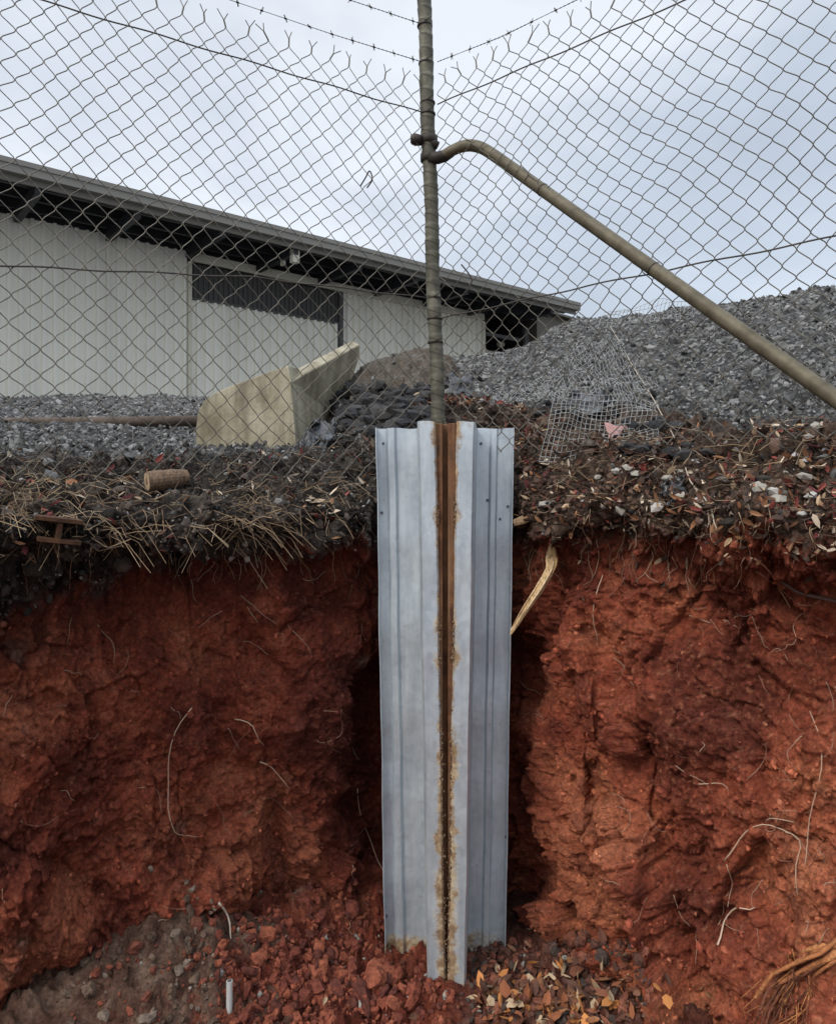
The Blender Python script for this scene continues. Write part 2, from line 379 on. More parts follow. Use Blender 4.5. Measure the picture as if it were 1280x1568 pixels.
for (cx,cy,n,sp) in [(40,770,170,60),(375,790,110,30),(90,740,70,60),(480,760,60,50),(230,800,50,70),(1150,700,50,70),(880,720,40,60)]:
    for _ in range(n):
        px=random.gauss(cx,sp)
        if 555<px<800: continue
        h=hit(px,random.gauss(cy,20),.003)
        if not h: continue
        q=h[0]; a=random.uniform(0,6.28); L=random.uniform(.04,.13); 
        dr=Vector((math.cos(a),math.sin(a)*.6-.3,random.uniform(-.9,.5)))
        tw.tube([q,q+dr*L*.5+Vector((0,0,.01)),q+dr*L+Vector((0,0,-.02))],.0007,4,random.choice([(.36,.27,.17),(.26,.18,.11),(.15,.10,.06)]),False)
tw.make('dry_twigs',WIRE)
# clods
pp=[];cc=[];ss=[]
for _ in range(3800):
    r=random.random()
    if r<.6: px,py=random.gauss(480,95),random.gauss(1490,75)
    elif r<.8: px,py=random.uniform(720,1000),random.uniform(1440,1568)
    else: px,py=random.uniform(100,1000),random.uniform(1430,1568)
    if py>1600 or py<1330: continue
    h=hit(px,py,0)
    if not h or h[1].z<.25: continue
    mx=.036 if px>330 and px<640 else .018
    s_=min(random.lognormvariate(-5.3,.7),mx); pp.append(tuple(h[0]+Vector((0,0,s_*.15)))); ss.append(s_)
    if px<330: c=random.choice([(.15,.10,.07),(.10,.065,.045),(.19,.145,.11),(.16,.055,.035),(.2,.06,.035)])
    elif px>700: c=random.choice([(.16,.058,.036),(.10,.045,.033),(.22,.08,.05),(.07,.05,.042)])
    else: c=random.choice([(.22,.060,.034),(.16,.044,.028),(.27,.082,.045),(.11,.034,.024)])
    if random.random()<.03 and s_<.012: c=(.28,.26,.23)
    cc.append(c)
import bmesh
bm=bmesh.new(); bmesh.ops.create_icosphere(bm,subdivisions=2,radius=1); bv=np.array([v.co[:] for v in bm.verts]); bfc=[[v.index for v in f.verts] for f in bm.faces]; bm.free()
vv,_=cells(bv*1.1+5,1.); bv*= (1+.30*fbm(bv*1.3+4,3)+.30*vv)[:,None]
n=len(pp); ss=np.array(ss)
scatter('clay_clods',bv,bfc,np.array(pp),rots(n,1.2),ss[:,None]*rng.uniform(.5,1.35,(n,3)),np.array(cc),CLOD,jit=.13)
lp=[]
for _ in range(560):
    h=hit(random.gauss(835,85),random.gauss(1530,36),.008)
    if h and h[1].z>.2 and h[0].x>.16: lp.append(tuple(h[0]))
for q in [(548,1512),(552,1508),(160,1555),(775,1548),(730,1568),(640,1560),(500,1530),(720,1500),(735,1490)]:
    h=hit(*q); 
    if h: lp.append(tuple(h[0]))
leaves('fallen_leaves',np.array(lp),(.022,.055),.6,np.array([(.46,.19,.06),(.32,.15,.07),(.28,.10,.045),(.52,.38,.24),(.18,.07,.04),(.10,.05,.035),(.14,.06,.04),(.2,.1,.06)]),None,(.9,1.9))
lp=[];ln=[]
for _ in range(800):
    h=hit(random.uniform(785,1280),random.gauss(775,42),.003)
    if h: lp.append(tuple(h[0])); ln.append(tuple(h[1]))
leaves('slope_leaves',np.array(lp),(.012,.036),.5,pal,ln)

# ---------------------------------------------------------------- roots
rt=MB()
def root(pts,r0=.0022,r1=.001,col=(.38,.26,.18),off=.008):
    Ps=[]
    for a,c in zip(pts[:-1],pts[1:]):
        for t in (0,.33,.66):
            Ps.append((a[0]+(c[0]-a[0])*t+random.gauss(0,1.5),a[1]+(c[1]-a[1])*t+random.gauss(0,1.5)))
    Ps.append(pts[-1]); W=[]
    for q in Ps:
        h=hit(q[0],q[1],off)
        if h: W.append(h[0])
    for _ in range(2):
        W=[W[0]]+[(W[i-1]+W[i]*2+W[i+1])/4 for i in range(1,len(W)-1)]+[W[-1]] if len(W)>2 else W
    if len(W)>1: rt.tube(W,list(np.linspace(r0,r1,len(W))),5,col)
PALE=(.50,.36,.26)
root([(295,1082),(268,1110),(258,1180),(256,1240),(270,1275),(298,1283)],.0016,.0012,PALE,.014)
root([(362,1100),(390,1112),(398,1140)],.0018,.0012,PALE,.014)
root([(400,1170),(425,1178),(440,1200)],.0015,.001,PALE,.014)
root([(546,1205),(552,1260),(575,1310),(588,1340)],.0022,.0016,(.5,.32,.23),.014)
root([(340,1383),(350,1410),(347,1440)],.004,.002,(.5,.42,.33),.014)
root([(1155,850),(1135,880),(1120,905)],.003,.0012,PALE,.014)
root([(1180,885),(1215,905),(1280,922),(1330,930)],.0035,.006,(.10,.06,.05),.014)
root([(1155,852),(1180,885),(1200,930)],.003,.0015,(.3,.16,.1),.014)
root([(1110,1320),(1130,1280),(1165,1258),(1210,1270),(1225,1310),(1222,1360)],.0020,.001,PALE,.016)
root([(1165,1258),(1190,1250),(1230,1262)],.0013,.0008,PALE,.014)
root([(1110,1320),(1118,1350),(1112,1380)],.0013,.0008,PALE,.014)
root([(1090,1445),(1105,1415),(1130,1388),(1158,1396)],.0028,.0014,(.6,.45,.34),.016)
root([(920,880),(905,940),(912,985)],.0017,.001,PALE,.012)
root([(1245,1090),(1262,1180),(1240,1250),(1235,1330)],.0014,.001,PALE,.012)
root([(380,930),(395,950)],.0015,.001)
root([(1050,940),(1085,955)],.0014,.001,PALE)
root([(1060,1200),(1090,1195),(1120,1210)],.0014,.0009,PALE,.012)
root([(940,870),(965,880),(930,915)],.002,.001,(.3,.12,.09))
for _ in range(150):
    x=random.choice([random.uniform(0,580),random.uniform(790,1280),random.uniform(1090,1280)]); y=random.uniform(850,1450); L=random.uniform(15,70); a=random.uniform(-.7,2.2)
    q=[(x,y)]
    for k_ in range(3): a+=random.gauss(0,.6); x+=math.cos(a)*L/3; y+=math.sin(a)*L/3; q.append((x,y))
    root(q,.0009,.0005,random.choice([(.38,.22,.15),(.46,.33,.24),(.18,.07,.05)]),.006)
for _ in range(130):
    x=random.choice([random.uniform(0,560),random.uniform(800,1280)]); y=random.uniform(780,860); q=[(x,y)]
    for k_ in range(3): x+=random.gauss(0,8); y+=random.uniform(8,26); q.append((x,y))
    root(q,.0011,.0005,random.choice([(.30,.2,.13),(.2,.12,.08),(.4,.3,.2)]),.010)
root([(935,500),(965,560),(1000,620),(1040,690),(1062,740),(1085,780),(1098,815)],.0022,.0018,(.42,.36,.28),.02)
root([(1062,740),(1075,760),(1080,800),(1070,830)],.003,.0012,(.40,.33,.25),.012)
rt.make('plant_roots',WIRE,smooth=True)
st=MB(); 
def sp(px,py,f=0.02):
    h=hit(px,py,f); return h[0]
W=[sp(1300,1435,.012),sp(1268,1452,.015),sp(1238,1472,.018),sp(1215,1505,.02),sp(1200,1540,.02),sp(1188,1585,.01)]
for _ in range(16):
    o_=Vector((random.gauss(0,.009),random.gauss(0,.006),random.gauss(0,.007))); e_=random.randint(3,5)
    st.tube([w_+o_*(1+.5*k_) for k_,w_ in enumerate(W[:e_+1])],[random.uniform(.004,.009)*(1-.12*k_) for k_ in range(e_+1)],6,random.choice([(.36,.14,.055),(.26,.10,.045),(.16,.06,.035),(.46,.2,.08)]),True,1,.25)
for _ in range(70):
    a=sp(random.gauss(1212,20),random.gauss(1510,26),.02); st.tube([a,a+Vector((random.gauss(-.01,.02),-.006,-.04)),a+Vector((random.gauss(-.02,.03),.0,-.09))],.0012,4,random.choice([(.4,.16,.06),(.2,.07,.04),(.12,.05,.03)]))
st.make('torn_root_stump',CLOD,smooth=True)

# ---------------------------------------------------------------- timber, log, bracket, stake
def wood_mat():
    s=NT('split_wood'); n=s.noise(30,6,.6,vec=s.mapping((6,6,1),(0,.6,0))); c=s.mix(1.,s.attr('Col'),s.ramp(n,[(.35,.45),(.5,.9),(.65,1.2)]),'MULTIPLY'); return s.done(c,.75,0,s.bump(n,.004))
WOOD=wood_mat()
def catmull(P,n=8):
    P=[Vector(p) for p in P]; P=[P[0]*2-P[1]]+P+[P[-1]*2-P[-2]]; o=[]
    for i in range(1,len(P)-2):
        for k_ in range(n):
            t=k_/n; o.append(.5*((2*P[i])+(-P[i-1]+P[i+1])*t+(2*P[i-1]-5*P[i]+4*P[i+1]-P[i+2])*t*t+(-P[i-1]+3*P[i]-3*P[i+1]+P[i+2])*t**3))
    o.append(P[-2]); return o
bt=MB()
def off(px,py,Y): return Vector(sv(px,py,Y))
h=min(hit(842,850)[0].y,hit(830,900)[0].y,hit(800,930)[0].y+.05)
Wt=[off(843,829,h-.02),off(842,850,h-.03),off(843,868,h-.045),off(826,900,h-.06),off(806,930,h-.07),off(781,972,h-.08)]
def strip(o_,a0,a1,r,colr,sides=5):
    Wc=catmull([q+o_ for q in Wt],5); seg=Wc[a0:a1]; n_=len(seg)
    bt.tube(seg,[r*max(.12,math.sin(math.pi*min(1,(i_+.35)/(n_-.3)))**.5) for i_ in range(n_)],sides,colr,True,.6,.05,.25)
strip(Vector((0,0,0)),0,26,.014,(.64,.44,.23),8)
strip(Vector((-.010,-.004,-.006)),3,25,.008,(.72,.53,.30),6)
strip(Vector((.010,-.005,.006)),1,19,.009,(.58,.37,.18),6)
strip(Vector((.003,-.013,.002)),6,22,.006,(.74,.56,.34),5)
strip(Vector((.016,-.004,.010)),4,14,.006,(.30,.14,.07),5)
strip(Vector((-.014,-.006,-.008)),10,24,.005,(.42,.24,.11),5)
bt.tube([off(787,800,h+.0),off(800,796,h-.03),off(830,790,h-.04)],[.010,.014,.003],6,(.5,.34,.2),True,.4,.1)
bt.make('broken_timber',WOOD)
lg=MB(); hh=hit(250,752)[0]; A=hh+Vector((-.030,-.03,.026)); B=A+Vector((.090,.065,.014))
lg.tube([A+(B-A)*t_ for t_ in (0,.15,.3,.45,.6,.8,1)],[.027,.028,.029,.026,.027,.023,.020],18,(.17,.11,.07),True,1,.03); lg.tube([A-(B-A)*.012,A+(B-A)*.001],[.0245,.0245],16,(.48,.35,.22))
lg.tube([A-(B-A)*.02,A-(B-A)*.01],[.009,.009],10,(.22,.13,.08))
lg.make('cut_log',WOOD,smooth=False)
def rust_mat(name,k=1.,tan=.5):
    s=NT(name); n=s.noise(22,5,.7); c=s.ramp(n,[(.3,(.045*k,.022*k,.013*k)),(.5,(.12*k,.052*k,.025*k)),(.62,(.19*k,.085*k,.038*k)),(.8,(.29*k,.18*k,.10*k))])
    m=s.noise(4,5,.6,vec=s.mapping((14,14,.5))); c=s.mix(s.ramp(m,[(.42,0.),(.62,tan)]),c,(.24*k,.14*k,.075*k)); return s.done(c,.8,.1,s.bump(n,.003))
RUST=rust_mat('rusted_steel',1.0,.7); RUST2=rust_mat('dark_rusted_steel',.5,.1)
rb=MB(); h2=hit(98,812)[0]; M=Matrix.Rotation(.5,3,'Z')@Matrix.Rotation(.14,3,'Y')
for dz,sz in((0,(.09,.13,.010)),(.048,(.10,.13,.010)),(.024,(.012,.12,.040))): rb.box(h2+Vector((0,-.02,-.02+dz)),sz,M)
rb.make('rusted_beam_offcut',RUST2,bevel=.001)
sk=MB(); sk.tube([(-.51,2.0,-.05),(-.509,2.0,.125)],.0085,14,(.5,.5,.48)); sk.tube([(-.509,2.0,.1252),(-.509,2.0,.1262)],.006,12,(.1,.1,.1)); sk.make('pipe_stake',STONE,smooth=False)

# ---------------------------------------------------------------- galvanised column
def galv_mat():
    s=NT('galvanised_steel')
    vd,vc=s.vorn(60)
    base=s.mix(vc,(.46,.52,.565),(.53,.59,.63))
    n=s.noise(5,5,.6,vec=s.mapping((9,9,.8))); base=s.mix(s.ramp(n,[(.4,0.),(.70,.5)]),base,(.72,.77,.78))
    n5=s.noise(3,5,.65,vec=s.mapping((3,3,1))); base=s.mix(s.ramp(n5,[(.46,0.),(.70,.55)]),base,(.32,.36,.41))
    dn=s.noise(60,4,.7); base=s.mix(s.ramp(dn,[(.62,0.),(.72,.55)]),base,(.32,.25,.18))
    rn=s.noise(30,5,.7); tan=s.ramp(rn,[(.3,(.12,.065,.035)),(.5,(.30,.20,.11)),(.62,(.50,.41,.27))])
    rf=s.math('ADD',s.attr('Col',0),s.math('MULTIPLY',s.math('SUBTRACT',s.noise(16,6,.75),.5),2.3)); rf=s.ramp(rf,[(.40,0.),(.80,1.)])
    c=s.mix(rf,base,tan)
    rr=s.math('ADD',s.math('MULTIPLY',vc,.1),.40); rr=s.math('ADD',rr,s.math('MULTIPLY',rf,.4))
    me=s.math('SUBTRACT',.5,s.math('MULTIPLY',rf,.5))
    return s.done(c,rr,me,s.bump(s.noise(9,2,.5),.006,.5,s.bump(rn,.0015,.3)),.5)
GALV=galv_mat()
column=empty('galvanised_steel_column')
def resample(pr,step=.004):
    out=[]
    for a,c in zip(pr[:-1],pr[1:]):
        n=max(1,int(math.hypot(c[0]-a[0],c[1]-a[1])/step))
        for i in range(n): out.append((a[0]+(c[0]-a[0])*i/n,a[1]+(c[1]-a[1])*i/n))
    out.append(pr[-1]); return out
def sheet(name,pr,shift,gapx,ztop):
    pr=np.array(resample(pr)); nz_=240; V=[];C=[]; wing=pr[:,1]>2.3
    for jz in range(nz_):
        f=jz/(nz_-1)
        z0=-.08+.0*pr[:,0]; zt=ztop-.004*wing+.0015*np.sin(pr[:,0]*70)
        z_=z0+(zt-z0)*f; zm=-.08+(ztop+.08)*f
        t=1-zm/ztop; sh=shift*t
        dents=.0018*math.sin(zm*9+gapx*40)+.0012*math.sin(zm*23)
        x=pr[:,0]+sh+dents*.5; y=pr[:,1]+dents*np.where(wing,1.4,.7)
        V.append(np.c_[x,y,z_])
        dist=np.abs(pr[:,0]-gapx); front=(pr[:,1]<2.21)
        bump_=0
        for zc,ww in((1.03,.045),(.97,.03),(.72,.05),(.64,.03),(.45,.05),(.30,.05),(.18,.06),(.06,.06),(1.38,.02),(1.6,.03)): bump_+=math.exp(-((zm-zc)/ww)**2)
        low=1-sst(0.,1.15,np.array([zm]))[0]
        r=np.where(front,(.75+.22*low)*np.exp(-(dist/(.008+.013*low+.015*min(bump_,1)))**2),0.)
        r=np.maximum(r,.75*np.exp(-((zm+.0)/.05)**2)); r=np.maximum(r,.35*math.exp(-((zm-ztop)/.03)**2)*front)
        r=np.maximum(r,.22*wing*math.exp(-((zm-.03)/.16)**2))
        C.append(np.c_[r,r,r])
    V=np.array(V);k_=len(pr)
    id_=np.arange(nz_*k_).reshape(nz_,k_)
    Fq=np.stack([id_[:-1,:-1],id_[:-1,1:],id_[1:,1:],id_[1:,:-1]],-1).reshape(-1,4)
    o=fastmesh(name,V.reshape(-1,3),Fq,GALV,False,{'Col':np.array(C).reshape(-1,3)},column)
    m=o.modifiers.new('s','SOLIDIFY'); m.thickness=.0028; m.offset=0
    return o
sheet('profile_sheet',[(-.131,2.318),(-.131,2.35),(-.101,2.352),(-.093,2.340),(-.076,2.340),(-.068,2.352),(-.004,2.352),(0.0,2.346),(0.0,2.158),(.006,2.15),(.046,2.15),(.051,2.156),(.051,2.20)],.028,.051,1.652)
sheet('profile_sheet_2',[(.114,2.20),(.114,2.156),(.119,2.15),(.160,2.15),(.166,2.158),(.184,2.346),(.188,2.352),(.228,2.352),(.235,2.341),(.248,2.341),(.255,2.352),(.297,2.352),(.300,2.35),(.300,2.318)],-.027,.114,1.652)
bm_=MB()
pr=[(.030,2.180),(.066,2.180),(.069,2.204),(.090,2.204),(.093,2.180),(.136,2.180),(.136,2.163),(.088,2.163),(.086,2.192),(.074,2.192),(.072,2.163),(.030,2.163)]
vs=[(x,y,z_) for z_ in(-.05,1.648) for x,y in pr]; n=len(pr)
bm_.add(vs,[(i,(i+1)%n,n+(i+1)%n,n+i) for i in range(n)]+[tuple(range(n,2*n))])
bm_.make('rusted_beam',RUST,column,bevel=.002)
wm=MB()
for side in(0,1):
    for _ in range(420):
        zc,ww=random.choice([(1.03,.03),(.97,.02),(.72,.05),(.66,.03),(.45,.05),(.30,.05),(.18,.06),(.1,.05),(1.38,.02),(1.36,.008)]); z_=random.gauss(zc,ww)
        if z_<0 or z_>1.6: continue
        t=1-z_/1.652; x=(.051+.028*t+random.gauss(0,.003)) if side==0 else (.114-.027*t+random.gauss(0,.003))
        s_=random.uniform(.0008,.0028)
        q=[(x+v[0]*s_*random.uniform(.7,1.2),2.152+v[1]*s_,z_+v[2]*s_*random.uniform(.8,2.4)) for v in ico]
        wm.add(q,icof,random.choice([(.17,.10,.055),(.11,.06,.035),(.22,.15,.085),(.07,.035,.022)]))
wm.make('weld_spatter',STONE,column,smooth=True)
bl=MB()
for (x,Y,z_) in [(-.115,2.349,1.38),(-.1,2.349,.1),(.19+.03,2.35,1.42),(.285,2.349,1.40),(.28,2.349,.35),(.2,2.35,1.60),(-.11,2.349,1.6),(.26,2.35,1.36)]:
    bl.tube([(x,Y+.002,z_),(x,Y-.006,z_)],[.005,.004],8,(.12,.12,.13))
bl.make('rivets',STONE,column)

# ---------------------------------------------------------------- fence
def steel_mat(name,c0,c1,metal=.3,rough=.6):
    s=NT(name); n=s.noise(20,3,.65); c=s.ramp(n,[(.3,c0),(.7,c1)]); return s.done(c,rough,metal)
FW=steel_mat('weathered_wire',(.075,.068,.055),(.18,.165,.135),.3,.6)
DW=steel_mat('rusty_tension_wire',(.03,.026,.024),(.08,.065,.05),.3,.6)
POLE=steel_mat('weathered_pipe',(.075,.064,.042),(.155,.135,.092),.25,.6)
DARK=steel_mat('dark_fitting',(.025,.022,.018),(.06,.05,.042),.3,.6)
def fence(name,O2,dir2,length,z0,ztop,seed,wires,barbed,ncell=.065):
    root_=empty(name); mb=MB(); p_=ncell/2; pv=p_*1.04; d=Vector((dir2[0],dir2[1],0)).normalized(); nrm=Vector((d.y,-d.x,0))
    ns=int(length/p_); nk=int((ztop-z0)/pv)
    nodes={}
    pts=[];keys=[]
    for i in range(ns+2):
        for k_ in range(nk+1): pts.append((i*p_,k_*pv,seed)); keys.append((i,k_))
    pts=np.array(pts); wx=perlin(pts*np.array([2.2,2.2,1])+3)*.022+perlin(pts*9+5)*.007; wz=perlin(pts*np.array([2,2,1])+30)*.022+perlin(pts*8+60)*.007; wy=perlin(pts*np.array([3,3,1])+80)*.02
    for q,k_,a,c,e in zip(pts,keys,wx,wz,wy):
        ed=min(1,q[0]/.25)
        x=max(.0,q[0]+a*ed); nodes[k_]=Vector((O2[0],O2[1],0))+d*x+nrm*(e*ed)+Vector((0,0,ztop-(nk*pv)+q[1]+c*min(1,(nk*pv-q[1])/.2+.25)))
    for i in range(ns):
        W=[]
        for k_ in range(nk+1):
            j=i+((k_+i)%2); q=nodes[(j,k_)].copy()+nrm*(.002 if j==i else -.002)
            W.append(q)
        W2=[]
        for a,c in zip(W[:-1],W[1:]):
            W2.append(a); u=(c-a); W2.append(a+u*.12+Vector((0,0,.0025))); W2.append(a+u*.88-Vector((0,0,.0025)))
        W2.append(W[-1])
        mb.tube(W2,.00145,4,cap=False)
        k_=nk; j=i+((k_+i)%2)
        if j==i+1 or i==0:
            t=W[-1]; lean=random.gauss(0,.006)
            m1=t+d*lean+Vector((0,0,.020+random.uniform(-.003,.004)))
            mb.tube([t,m1],.0025,5,cap=False)
            for sg in(-1,1):
                mb.tube([m1,m1+d*(sg*random.uniform(.007,.018)+lean)+nrm*random.gauss(0,.004)+Vector((0,0,random.uniform(.014,.030)))],.0014,5)
    mb.make('chain_link_mesh',FW,root_)
    w2=MB()
    for pw in wires:
        Q=[]
        for s_ in np.linspace(pw[0][0],pw[-1][0],70):
            z_=np.interp(s_,[a[0] for a in pw],[a[1] for a in pw]); Q.append(Vector((O2[0],O2[1],0))+d*s_+Vector((0,0,z_+.002*math.sin(s_*23))))
        w2.tube(Q,.0023,6,cap=False)
    w2.make('tension_wires',DW,root_)
    w3=MB()
    for pw in barbed:
        ss_=np.linspace(pw[0][0],pw[-1][0],140); Q=[];Q2=[]
        for s_ in ss_:
            z_=np.interp(s_,[a[0] for a in pw],[a[1] for a in pw]); base=Vector((O2[0],O2[1],0))+d*s_+Vector((0,0,z_))
            ph_=s_*220; Q.append(base+Vector((0,0,math.cos(ph_)*.0013))+nrm*math.sin(ph_)*.0013); Q2.append(base-Vector((0,0,math.cos(ph_)*.0013))-nrm*math.sin(ph_)*.0013)
        w3.tube(Q,.001,4,cap=False); w3.tube(Q2,.001,4,cap=False)
        s_=pw[0][0]+.06
        while s_<pw[-1][0]:
            z_=np.interp(s_,[a[0] for a in pw],[a[1] for a in pw]); base=Vector((O2[0],O2[1],0))+d*s_+Vector((0,0,z_))
            for _ in range(2):
                v=Vector((random.gauss(0,.5),random.gauss(0,.5),random.choice([-1,1])*random.uniform(.6,1))).normalized()*.011
                w3.tube([base-v,base+v],.001,4)
            w3.tube([base-d*.004,base+d*.004],.003,6)
            s_+=random.uniform(.07,.085)
    if barbed: w3.make('barbed_wire',DW,root_)
    return root_
fence('chain_link_fence',(.035,2.5),(-.92,-.53),2.0,1.46,2.80,11,
      [[(0,2.722),(2.0,2.722)],[(0,2.10),(.6,2.085),(1.26,2.02),(2.0,1.98)]],
      [[(0,2.893),(.35,2.885),(2.0,2.89)],[(0,3.02),(.4,3.01),(2.0,3.02)]])
fence('chain_link_fence.001',(.066,2.5),(.645,-.533),1.9,1.56,2.825,23,
      [[(0,2.756),(1.9,2.756)],[(0,2.03),(.55,2.045),(1.2,2.05),(1.9,2.05)]],
      [[(0,2.90),(.25,2.885),(.5,2.89),(1.9,2.95)]])
post=empty('fence_corner_post'); mb=MB()
A=Vector((.0795,2.5,1.35)); B=Vector((.012,2.5,3.35)); n=420; Q=[];R=[]
for i in range(n+1):
    t=i/n; z_=A.z+(B.z-A.z)*t; Q.append(A+(B-A)*t+Vector((.002*math.sin(z_*11),0,0))); ph_=(z_/.046)%1; R.append(.0225+.0022*ph_+ .0006*math.sin(z_*31))
mb.tube(Q,R,20,(1,1,1)); 
s=NT('wrapped_pipe'); n_=s.noise(14,5,.7); c_=s.ramp(n_,[(.3,(.055,.052,.040)),(.55,(.12,.115,.085)),(.75,(.24,.23,.185))])
sx=s.n.new('ShaderNodeSeparateXYZ'); s.l.new(s.co,sx.inputs[0]); fr=s.math('FRACT',s.math('DIVIDE',s.math('ADD',sx.outputs[2],s.math('MULTIPLY',sx.outputs[0],.35)),.046)); c_=s.mix(s.ramp(fr,[(0,.8),(.09,.0),(.91,0.),(1,.8)]),c_,(.025,.023,.018))
WP=s.done(c_,.6,.15,s.bump(n_,.001))
mb.make('wrapped_pipe',WP,post,smooth=True)
mf=MB()
def pole_at(z_): return A+(B-A)*((z_-A.z)/(B.z-A.z))
c=pole_at(2.62)
mf.tube([c+Vector((-.062,-.018,.008)),c+Vector((-.058,-.018,.008)),c+Vector((-.045,-.018,.010)),c+Vector((-.025,-.022,.008))],[.010,.0165,.018,.013],14)
mf.tube([c+Vector((-.05,.0,.009)),c+Vector((0,-.012,.006)),c+Vector((.03,-.012,-.01))],[.013,.014,.014],10)
for z_ in(2.575,2.635): 
    q=pole_at(z_); mf.tube([q+Vector((0,0,d_)) for d_ in(-.014,-.012,.012,.014)],[.025,.030,.030,.025],18)
mf.tube([c+Vector((.0,-.02,-.05)),c+Vector((.03,-.024,-.056)),c+Vector((.052,-.026,-.050)),c+Vector((.075,-.032,-.037))],[.019,.020,.0195,.0185],14)
for z_ in(2.722,2.76,2.893,3.02,2.10,2.03,1.95):
    q=pole_at(z_); mf.tube([q+Vector((0,0,-.003)),q+Vector((0,0,.003))],[.0262,.0262],14)
    mf.tube([q+Vector((.0,-.028,0)),q+Vector((.02,-.034,.012))],.0016,5)
mf.make('brace_clamp',DARK,post,smooth=True)
br=MB(); path=[tuple(c+Vector((.045,-.026,-.051))),sv(690,232,2.462),sv(706,225,2.452),sv(722,223,2.44),sv(740,228,2.42),sv(762,242,2.385)]
s0=Vector(path[-1]); e=Vector(sv(1280,612,1.66))
for t in(.05,.3,.6,1,1.25): path.append(tuple(s0+(e-s0)*t))
Q=catmull(path); br.tube(Q,[.0165+(.0025*min(1,i/20)) for i in range(len(Q))],16)
brace=br.make('fence_brace_pipe',POLE,smooth=True)
tb=MB()
for t in(.18,.55):
    q=s0+(e-s0)*t; dd=(e-s0).normalized(); tb.tube([q-dd*.002,q+dd*.002],[.0203,.0203],12); tb.tube([q,q+Vector((.01,-.02,-.03))],.0012,4)
tb.make('tie_wire',DARK,brace)
sw=MB()
for q in [((552,285),(560,272),(566,262),(570,275),(562,288)),((706,405),(718,420),(722,432),(715,445))]:
    px=q[0][0]; Yf_=np.interp(px,[0,640,1280],[1.86,2.49,1.72])
    sw.tube(catmull([sv(a,c_2,Yf_-.01) for a,c_2 in q],4),.0024,5)
sw.make('snagged_twigs',DARK)

# ---------------------------------------------------------------- wire mesh scraps on slope
def patch(name,TL,TR,BR,BL,nx,ny,r,mat,bulge=.03,seed=1,conform=False):
    mb=MB(); c=[Vector(sv(*q)) for q in(TL,TR,BR,BL)]
    def pt(u,v):
        q=(c[0]*(1-u)+c[1]*u)*(1-v)+(c[3]*(1-u)+c[2]*u)*v
        if conform:
            h=bv1.ray_cast(Vector((q.x,q.y,6)),Vector((0,0,-1)))
            if h[0] is not None: q.z=h[0].z+.02
        a=perlin(np.array([[u*2.5+seed,v*2.5,seed*3.1]]))[0]; q=q+Vector((a*.012,-abs(a)*bulge,a*bulge)); return q
    for i in range(nx+1): mb.tube([pt(i/nx,j/(ny*2)) for j in range(ny*2+1)],r,4,cap=False)
    for j in range(ny+1): mb.tube([pt(i/(nx*2),j/ny)+Vector((0,-.002,0)) for i in range(nx*2+1)],r,4,cap=False)
    return mb.make(name,mat)
LW=steel_mat('galv_mesh_wire',(.20,.20,.19),(.38,.38,.36),.3,.5)
patch('welded_wire_mesh',(850,600,2.66),(1003,612,2.54),(1000,694,2.28),(826,704,2.34),22,13,.0011,LW,.03,3)
patch('welded_wire_mesh.001',(735,560,3.6),(930,495,5.3),(1015,610,3.2),(850,618,3.0),34,16,.0012,LW,.04,6,True)
patch('welded_wire_mesh.002',(925,478,5.6),(1060,458,5.6),(1058,492,5.5),(915,498,5.5),22,5,.0016,LW,.05,9)

# ---------------------------------------------------------------- rubble & plastic
rub=MB()
def lump(px,py,Y,s_,col,fl=(1,1,.6)):
    q=Vector(sv(px,py,Y)); M=Matrix.Rotation(random.uniform(0,6),3,'Z')@Matrix.Rotation(random.gauss(0,.5),3,'X')
    vs=[q+M@Vector((v[0]*s_*fl[0]*random.uniform(.7,1.2),v[1]*s_*fl[1]*random.uniform(.7,1.2),v[2]*s_*fl[2]*random.uniform(.7,1.2))) for v in ico]
    rub.add(vs,icof,col)
for _ in range(220):
    px=random.uniform(515,668); py=random.uniform(592,665); h=hit(px,py,0)
    if h and h[0].y<4.2: q=h[0]; lump(px,py,q.y-.01,random.uniform(.012,.055),random.choice([(.014,.014,.016),(.022,.022,.024),(.04,.038,.036),(.02,.018,.017)]))
for _ in range(60):
    px=random.gauss(1060,140); py=random.uniform(650,800); h=hit(px,py,0)
    if h: lump(px,py,h[0].y,random.uniform(.008,.024),random.choice([(.03,.03,.03),(.3,.28,.24),(.12,.10,.085),(.40,.38,.35),(.03,.025,.02)]))
for _ in range(60):
    px,py=random.choice([(random.gauss(708,16),random.uniform(570,615)),(random.gauss(900,45),random.uniform(600,640)),(random.gauss(1010,25),random.uniform(640,700))]); h=hit(px,py,0)
    if h: lump(px,py,h[0].y,random.uniform(.015,.04),random.choice([(.016,.016,.018),(.03,.028,.028)]))
rub.make('asphalt_rubble',STONE)
def cloth(name,corners,col,rough=.35,nx=24,amp=.03,seed=2):
    s=NT(name+'_mat'); m=s.done(col,rough,0,s.bump(s.noise(25,3,.6),.006),.5)
    c=[Vector(sv(*q)) for q in corners]; V=[]
    for j in range(nx+1):
        for i in range(nx+1):
            u,v=i/nx,j/nx; q=(c[0]*(1-u)+c[1]*u)*(1-v)+(c[3]*(1-u)+c[2]*u)*v
            a=fbm(np.array([[u*3+seed,v*3,seed]]),3)[0]; b_=fbm(np.array([[u*3+seed,v*3,seed+9]]),3)[0]; V.append(q+Vector((b_*amp,-abs(a)*amp,a*amp)))
    id_=np.arange((nx+1)**2).reshape(nx+1,nx+1); Fq=np.stack([id_[:-1,:-1],id_[:-1,1:],id_[1:,1:],id_[1:,:-1]],-1).reshape(-1,4)
    o=fastmesh(name,[tuple(v) for v in V],Fq,m,True); mm=o.modifiers.new('s','SOLIDIFY'); mm.thickness=.002; return o
